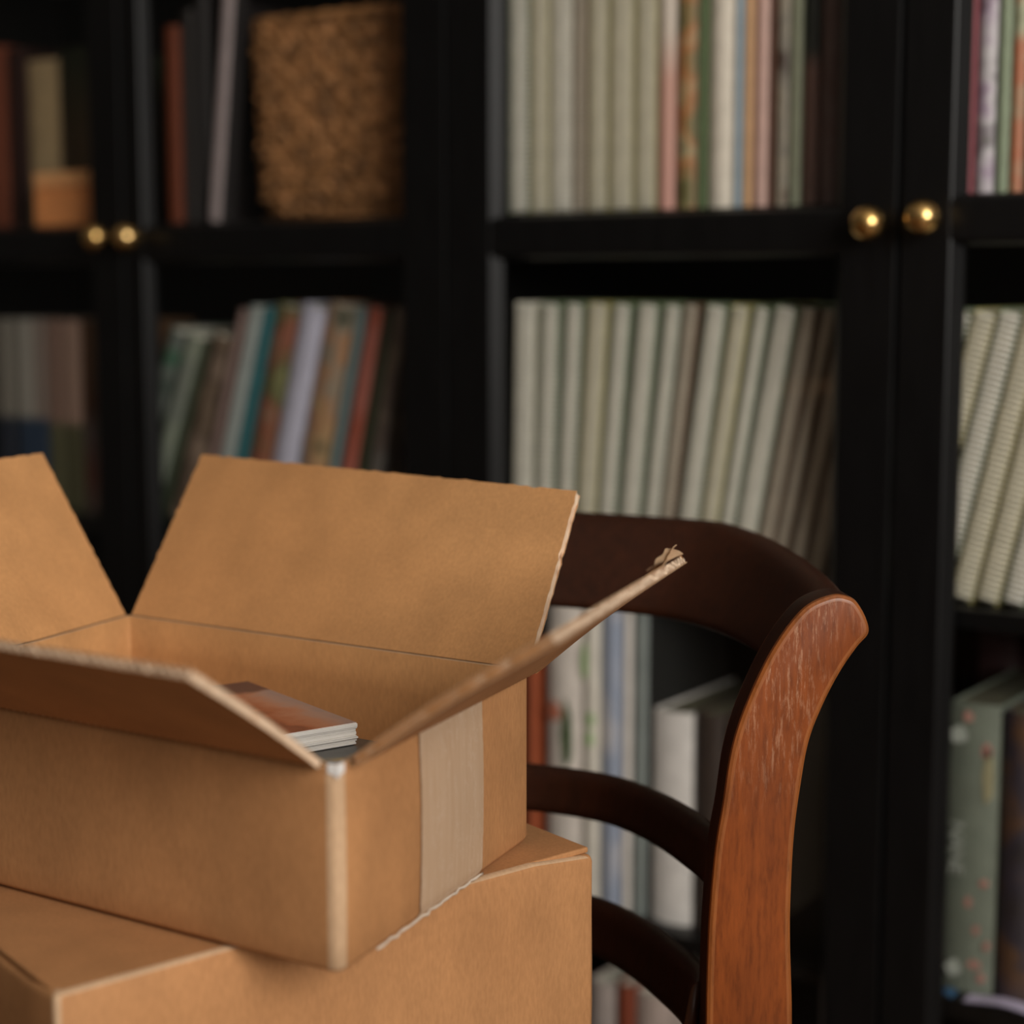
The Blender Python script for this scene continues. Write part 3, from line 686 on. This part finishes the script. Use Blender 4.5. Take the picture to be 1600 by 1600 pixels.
# two top flaps meeting along the middle
mA, mB = (Lc[0] + Lc[3]) / 2, (Lc[1] + Lc[2]) / 2; u1 = (Lc[1] - Lc[0]).normalized(); 
def slab(cs, za, zb, nm, parent, mats, bev=.0012):
    b = MB(); b.loft([[(p.x, p.y, za) for p in cs], [(p.x, p.y, zb) for p in cs]]); return org(parent, b.build(nm, mats, parent, bevel=bev))
i_ = .0028
slab([Lc[0] + u1 * i_ + e2 * .0050, Lc[1] - u1 * .001 + e2 * .0050, Lc[2] - u1 * .001 - e2 * .0012, Lc[3] + u1 * i_ - e2 * .0012], z1 + .0003, ZB - .0003, 'top_flap', lb, M_CARD)
# upper box: open
U0, U1, U2 = Vector((.62036, -.93333)), Vector((.56516, -.65822)), Vector((.17177, -.66978)); U3 = U0 + U2 - U1
Uc = [U0, U1, U2, U3]; ub = empty('open_cardboard_box', (*(U0 + U2) / 2, ZB)); tag(ub, 'open brown cardboard box with spread flaps and tape strip, on the closed box', 'box')
cen = (U0 + U2) / 2; b = MB(); rings = []; zb0 = ZB + .0006
lv = [(zb0, .006, 0), (zb0 + .002, .0015, 0)] + [(zb0 + .005 + (ZR - zb0 - .005) * k / 8, 0, 0) for k in range(9)]
R1 = rloop(Uc, .0085)
for z, ins, _ in lv:
    rr = rloop(inset(Uc, ins) if ins else Uc, .0085); ring = []
    for q, (p, ci, ei) in enumerate(rr):
        h = (z - zb0) / (ZR - zb0); p2 = p + (p - cen).normalized() * (.0022 * math.sin(PI * h) * (1 - abs(2 * ((q % 12) / 12) - 1)) if ci is None else 0)
        ring.append((p2.x, p2.y, z))
    rings.append(ring)
nout = len(rings); Ui = inset(Uc, CT)
for z in (ZR - .0002, ZR - .03, zb0 + .03, zb0 + .0045):
    rings.append([(p.x, p.y, z) for p, _, _ in rloop(Ui, .003)])
b.loft(rings); n = len(R1)
for k in range((len(rings) - 1) * n):
    j, i = divmod(k, n)
    if j < nout - 1:
        if R1[i][1] == 0: b.m[k] = 1
    elif j == nout - 1: b.m[k] = 1
    else: b.m[k] = 2
b.m[-1] = 2
org(ub, b.build('carton_body', [M_CARD, M_WORN, M_CARDIN], ub, smooth=True))
dO = (U1 - U2).normalized(); dK = (U1 - U0).normalized()
def flap(P0, P1, out, q0, s0, q1, s1, nm='flap', T=.0052, tear=None, curlx=0, shrink=(0, 0), nf=None, seed=0, ragged=.0007, capm=0):
    # P0,P1 ends of the fold; free corners lie q outwards and s upwards
    P0 = Vector((P0.x, P0.y, ZR + .0004)); P1 = Vector((P1.x, P1.y, ZR + .0004)); o3 = Vector((out.x, out.y, 0))
    Q0 = P0 + o3 * q0 + Vector((0, 0, s0)); Q1 = P1 + o3 * q1 + Vector((0, 0, s1))
    wid = (P1 - P0).length; nrm = (P1 - P0).cross(Q0 - P0).normalized()
    e = (P1 - P0).normalized()
    sgn = 1 if nrm.z > 0 else -1
    nrm = nrm * sgn                      # nrm = inner (upper) side
    # the slab hangs under the inner face
    nu = int(wid / .0066) * 8; nv = 10
    def mid(u, v):
        u2 = u
        a = P0.lerp(P1, u2); c = Q0.lerp(Q1, u2); p = a.lerp(c, v)
        rg = ragged * noise.noise(Vector((u * 55, seed * 7 + 1, 0))) * v * 2
        p = p + (c - a).normalized() * rg
        if u < .02 or u > .98: p = p + e * ragged * 1.8 * noise.noise(Vector((v * 26, seed * 5 + u * 9, 3)))
        p = p + nrm * (.0035 * curlx * math.sin(PI * v))
        return p
    th = lambda v: T * (.42 + .58 * sm(v / .06))
    b = MB(); lt = .0006
    def sheet_(off0, off1, m):
        b.grid(60, nv * 3, lambda u, v: mid(u, v) + nrm * off0(u, v), m=m); b.grid(60, nv * 3, lambda u, v: mid(u, v) + nrm * off1(u, v), m=m)
        # rims
        for (fa) in (lambda u: (u, 1), lambda u: (u, 0)): b.grid(60, 1, lambda u, v: mid(*fa(u)) + nrm * (off0(*fa(u)) * (1 - v) + off1(*fa(u)) * v), m=1)
        for (fa) in (lambda u: (0, u), lambda u: (1, u)): b.grid(30, 1, lambda u, v: mid(*fa(u)) + nrm * (off0(*fa(u)) * (1 - v) + off1(*fa(u)) * v), m=1)
    def pull(u, v):
        if not tear: return 0
        return .0075 * sm((u - .80) / .2) * sm((v - .80) / .2)
    sheet_(lambda u, v: pull(u, v), lambda u, v: pull(u, v) - lt, 0)
    sheet_(lambda u, v: -th(v) + lt, lambda u, v: -th(v), 2)
    o = b.build(nm, [M_CARDIN, M_WORN, M_CARD], ub, smooth=True); org(ub, o)
    b = MB(); a_ = (T - 2 * lt) / 2; K = nu; hw_ = min(.00075, T * .11)
    def core(u, v, off):
        return mid(.001 + .998 * u, .04 + .957 * v) + nrm * (-T / 2 + (a_ - hw_) * math.sin(2 * PI * u * K / 8) + off)
    for off in (-hw_, hw_): b.grid(K, 4, lambda u, v: core(u, v, off))
    b.grid(K, 1, lambda u, v: core(u, 1, -hw_ + 2 * hw_ * v))
    for e_ in (.0015, .9985): b.grid(24, 1, lambda u, v: mid(e_, .03 + .965 * u) - nrm * (.0002 + (T - .0004) * v))
    if capm: b.m[-48:] = [1] * 48
    c = b.build('corrugated_core', [M_CORE, M_CARD], o, smooth=True)
    return o
g = .0015
flap(U2 + dO * .004, U1 - dO * .002, dK, .1094, .1233, .0946, .1167, seed=1, ragged=.0009, T=.0065)
flap(U3 + dK * .004, U2 - dK * .003, -dO, .0990, .1280, .0926, .1291, seed=2)
flap(U3 + dO * .004, U0 - dO * .009, -dK, .1322, .0800, .1322, .0805, seed=3, curlx=.4)
flap(U0 + dK * .011, U1 - dK * .004, dO, .1365, .0880, .1212, .0925, T=.0064, seed=4, tear=True, curlx=.7, capm=1)
# crinkled bit of torn liner at the tip of the right flap
P1 = Vector((*(U1 - dK * .004), ZR)); o3 = Vector((*dO, 0)); tip = P1 + o3 * .1212 + Vector((0, 0, .0925)); k3 = Vector((*dK, 0)); up_ = (o3 * .5 + Vector((0, 0, .35))).normalized()
upn = k3.cross(up_).normalized(); upn = upn if upn.z > 0 else -upn
b = MB()
def curl(u, v, k=0):
    p = tip - k3 * (.058 * (1 - u) - .004 * (1 - v) - .001) + upn * (.0002 + .0078 * sm(u * 1.1) * v ** .7 + .0007 * math.sin(u * 17) * v + k) - up_ * (.007 * v * (1 - .4 * u)) + up_ * .0008 * math.sin(11 * u)
    return p
b.grid(18, 5, lambda u, v: curl(u, v)); b.grid(18, 5, lambda u, v: curl(u, v, .0005))
org(ub, b.build('torn_liner', [M_WORN], ub, smooth=True))
# white lining showing where the near corner has split at the rim
b = MB()
def wl(u, v, k=0):
    a = U0 - dO * .007 * (1 - u) ** 1 ; q = (U0 - dO * .0075).lerp(U0 + dK * .0075, u); m_ = (U0 - q) * (1 - abs(2 * u - 1)) * .62
    q = q + m_; o_ = (U0 - cen).normalized() * (.0008 + k); z_ = ZR + .0006 - .0085 * v * (1 - .35 * abs(2 * u - 1)) - .0012 * noise.noise(Vector((u * 5, 0, 2)))
    return (q.x + o_.x, q.y + o_.y, z_)
b.grid(12, 5, lambda u, v: wl(u, v)); b.grid(12, 5, lambda u, v: wl(u, v, .0005))
org(ub, b.build('split_corner_lining', plain((.62, .60, .58, 1), .6), ub, smooth=True))
# tape strip
nR = Vector((dK.y, -dK.x, 0)); nR = nR if nR.dot(Vector((*dO, 0))) > 0 else -nR
def onface(x, y): P = at_pl(x, y, Vector((*U0, ZR)), nR); return (Vector((P.x, P.y)) - U0).dot(dK), P.z
s0_, _ = onface(652, 1150); s1_, _ = onface(750, 1200)
b = MB(); WL = (U1 - U0).length
def tp(u, v, k):
    s = s0_ + (s1_ - s0_) * u + .0009 * noise.noise(Vector((v * 30, u * 3, 4))); z = zb0 + .001 + (ZR - zb0 - .004) * v + .0012 * noise.noise(Vector((u * 9, v, 8))) * v
    h = (z - zb0) / (ZR - zb0); 
    bul = .0022 * math.sin(PI * h) * (1 - abs(2 * s / WL - 1)) + .0009 + k - .0045 * max(0, 1 - (z - zb0) / .004) * .8
    q = U0 + dK * s; return (q.x + nR.x * bul, q.y + nR.y * bul, z)
b.grid(10, 24, lambda u, v: tp(u, v, 0)); b.grid(10, 24, lambda u, v: tp(u, v, .0004))
org(ub, b.build('packing_tape', M_TAPE, ub, smooth=True))
b = MB(); pts = []
for k in range(26):
    s = .045 + (s1_ + .003 - .045) * k / 25; q = U0 + dK * s + Vector((nR.x, nR.y)) * (.0004 + .0006 * math.sin(k * 1.9)); pts.append((q.x, q.y, zb0 + .0016 + .0005 * math.sin(k * 2.7)))
b.tube(pts, [.0007 + .0005 * abs(math.sin(k * 1.3)) for k in range(26)], 5); org(ub, b.build('frayed_tape_edge', plain((.62, .52, .42, 1), .5), ub, smooth=True))

# ------------------------------------------------------------------ contents of the open box
ZP = .7605
pa, pb_, = at_z(387, 1064, ZP), at_z(557, 1128, ZP); du = (pb_ - pa); LP = du.length; du.normalize(); dv = Vector((0, 0, 1)).cross(du).normalized()
if dv.dot(at_z(455, 1140, ZP) - pb_) < 0: dv = -dv
WP = .105
m, nt, bs = newmat('canyon_photo_print'); tc = nt.nodes.new('ShaderNodeTexCoord')
def along(axis, L):
    sb = nt.nodes.new('ShaderNodeVectorMath'); sb.operation = 'SUBTRACT'; nt.links.new(tc.outputs['Object'], sb.inputs[0]); sb.inputs[1].default_value = pb_
    d_ = nt.nodes.new('ShaderNodeVectorMath'); d_.operation = 'DOT_PRODUCT'; nt.links.new(sb.outputs[0], d_.inputs[0]); d_.inputs[1].default_value = axis / L
    return d_.outputs['Value']
def madd(a, k, c):
    q_ = nt.nodes.new('ShaderNodeMath'); q_.operation = 'MULTIPLY_ADD'; nt.links.new(a, q_.inputs[0]); q_.inputs[1].default_value = k
    if isinstance(c, float): q_.inputs[2].default_value = c
    else: nt.links.new(c, q_.inputs[2])
    return q_.outputs[0]
nz = noise_node(nt, 38, 5, (1, 1, 1), .6); nz2 = noise_node(nt, 150, 4)
tt = madd(nz.outputs[0], .42, madd(along(dv, WP), 1.0, -.21))
r_ = ramp(nt, tt, [(.0, (.36, .25, .22, 1)), (.10, (.44, .27, .21, 1)), (.22, (.50, .22, .13, 1)), (.34, (.42, .13, .06, 1)), (.40, (.24, .07, .04, 1)), (.6, (.34, .10, .055, 1)), (1, (.22, .07, .04, 1))])
ss = madd(nz.outputs[0], .2, madd(along(-du, LP), 1.0, -.1)); rf = ramp(nt, ss, [(.76, (0, 0, 0, 1)), (.82, (1, 1, 1, 1))])
nt.links.new(mixc(nt, rf.outputs[0], r_.outputs[0], (.11, .055, .05, 1)), bs.inputs['Base Color']); bs.inputs['Roughness'].default_value = .38; M_CAN = m
m, nt, bs = newmat('dark_photo_print'); nz = noise_node(nt, 30, 3)
r_ = ramp(nt, nz.outputs[0], [(.3, (.055, .055, .055, 1)), (.62, (.10, .095, .085, 1)), (.72, (.42, .28, .08, 1))]); nt.links.new(r_.outputs[0], bs.inputs['Base Color']); bs.inputs['Roughness'].default_value = .35; M_DRK = m
M_PAPER = plain((.84, .81, .76, 1), .6, .05, 'photo_paper_edge')
def card(P, du, dv, L, Wd, z0, z1, top, label, name='photo_print', cat='photo print', group=None, rot=0):
    R = Matrix.Rotation(rot, 3, 'Z'); a = R @ du; c = R @ dv; r = [P, P - a * L, P - a * L + c * Wd, P + c * Wd]
    b = MB(); b.loft([[(p.x, p.y, z0) for p in r], [(p.x, p.y, z1) for p in r]], caps=True)
    b.m[-1] = 1
    o = b.build(name, [M_PAPER, top], None, bevel=.0002, seg=1); tag(o, label, cat, group); return o
z = ZP; k = 0; ths = [.0009, .0026, .0011, .0016, .0007, .0022, .0009, .0013, .0020, .0008, .0014]
for th in ths:
    P = pb_ + du * random.uniform(-.0008, .0014) + dv * random.uniform(-.0006, .0012)
    if k == 0: P = pb_
    card(P, du, dv, LP, WP, z - th, z - .0001, M_CAN if k == 0 else M_PAPER,
         'orange canyon picture print on top of the stack inside the open box' if k == 0 else 'white-edged print in the stack in the open box, %s below the canyon picture' % ORD[k - 1],
         group='stack of prints in the open box', rot=0 if k == 0 else random.uniform(-.006, .006))
    z -= th; k += 1
# under the prints: a dark card, then two books filling the carton
q = at_z(545, 1196, z - .0006); P = Vector((q.x, q.y, 0)); a = -(Vector((*dK, 0))); c = -Vector((*dO, 0))
def inner(s, t): v = U0 + dK * s - dO * t; return Vector((v.x, v.y, 0))
def lay(label, s0, s1, t0, t1, z0, z1, side, top, name, cat):
    r = [inner(s0, t0), inner(s1, t0), inner(s1, t1), inner(s0, t1)]
    root = empty(name, (*((r[0] + r[2]) / 2).xy, z0)); tag(root, label, cat)
    b = MB(); cv = .0018
    def ringz(zz, i=0): 
        rr = [inner(s0 + i, t0 + i), inner(s1 - i, t0 + i), inner(s1 - i, t1 - i), inner(s0 + i, t1 - i)]; return [(p.x, p.y, zz) for p in rr]
    b.loft([ringz(z1 - cv), ringz(z1)]); b.loft([ringz(z0), ringz(z0 + cv)]); org(root, b.build('cover', top, root, bevel=.0006))
    b = MB(); b.loft([ringz(z0 + cv + .0001, .003), ringz(z1 - cv - .0001, .003)]); org(root, b.build('pages', side, root))
    return root
lay('dark grey photo book under the prints in the open box', .022, .205, .016, .20, z - .0225, z - .0006, M_PAPER, M_DRK, 'photo_book', 'book')
lay('white book at the bottom of the open box', .010, .215, .012, .235, zb0 + .0062, z - .0232, M_PAPER, plain((.6, .58, .55, 1), .5), 'book', 'book')
# loose white sheet curling in the near corner
b = MB(); c0 = inner(.010, .010)
def cs_(u, v, k=0): p = inner(.0105 + .03 * v, .0105 + .05 * u); return (p.x, p.y, z - .0004 + .012 * (1 - u) ** 2 * (1 - .5 * v) + .0002 + k)
b.grid(10, 6, lambda u, v: cs_(u, v)); b.grid(10, 6, lambda u, v: cs_(u, v, .0004))
tag(b.build('curled_paper', M_PAPER, smooth=True), 'small white curling paper in the near corner of the open box', 'paper')
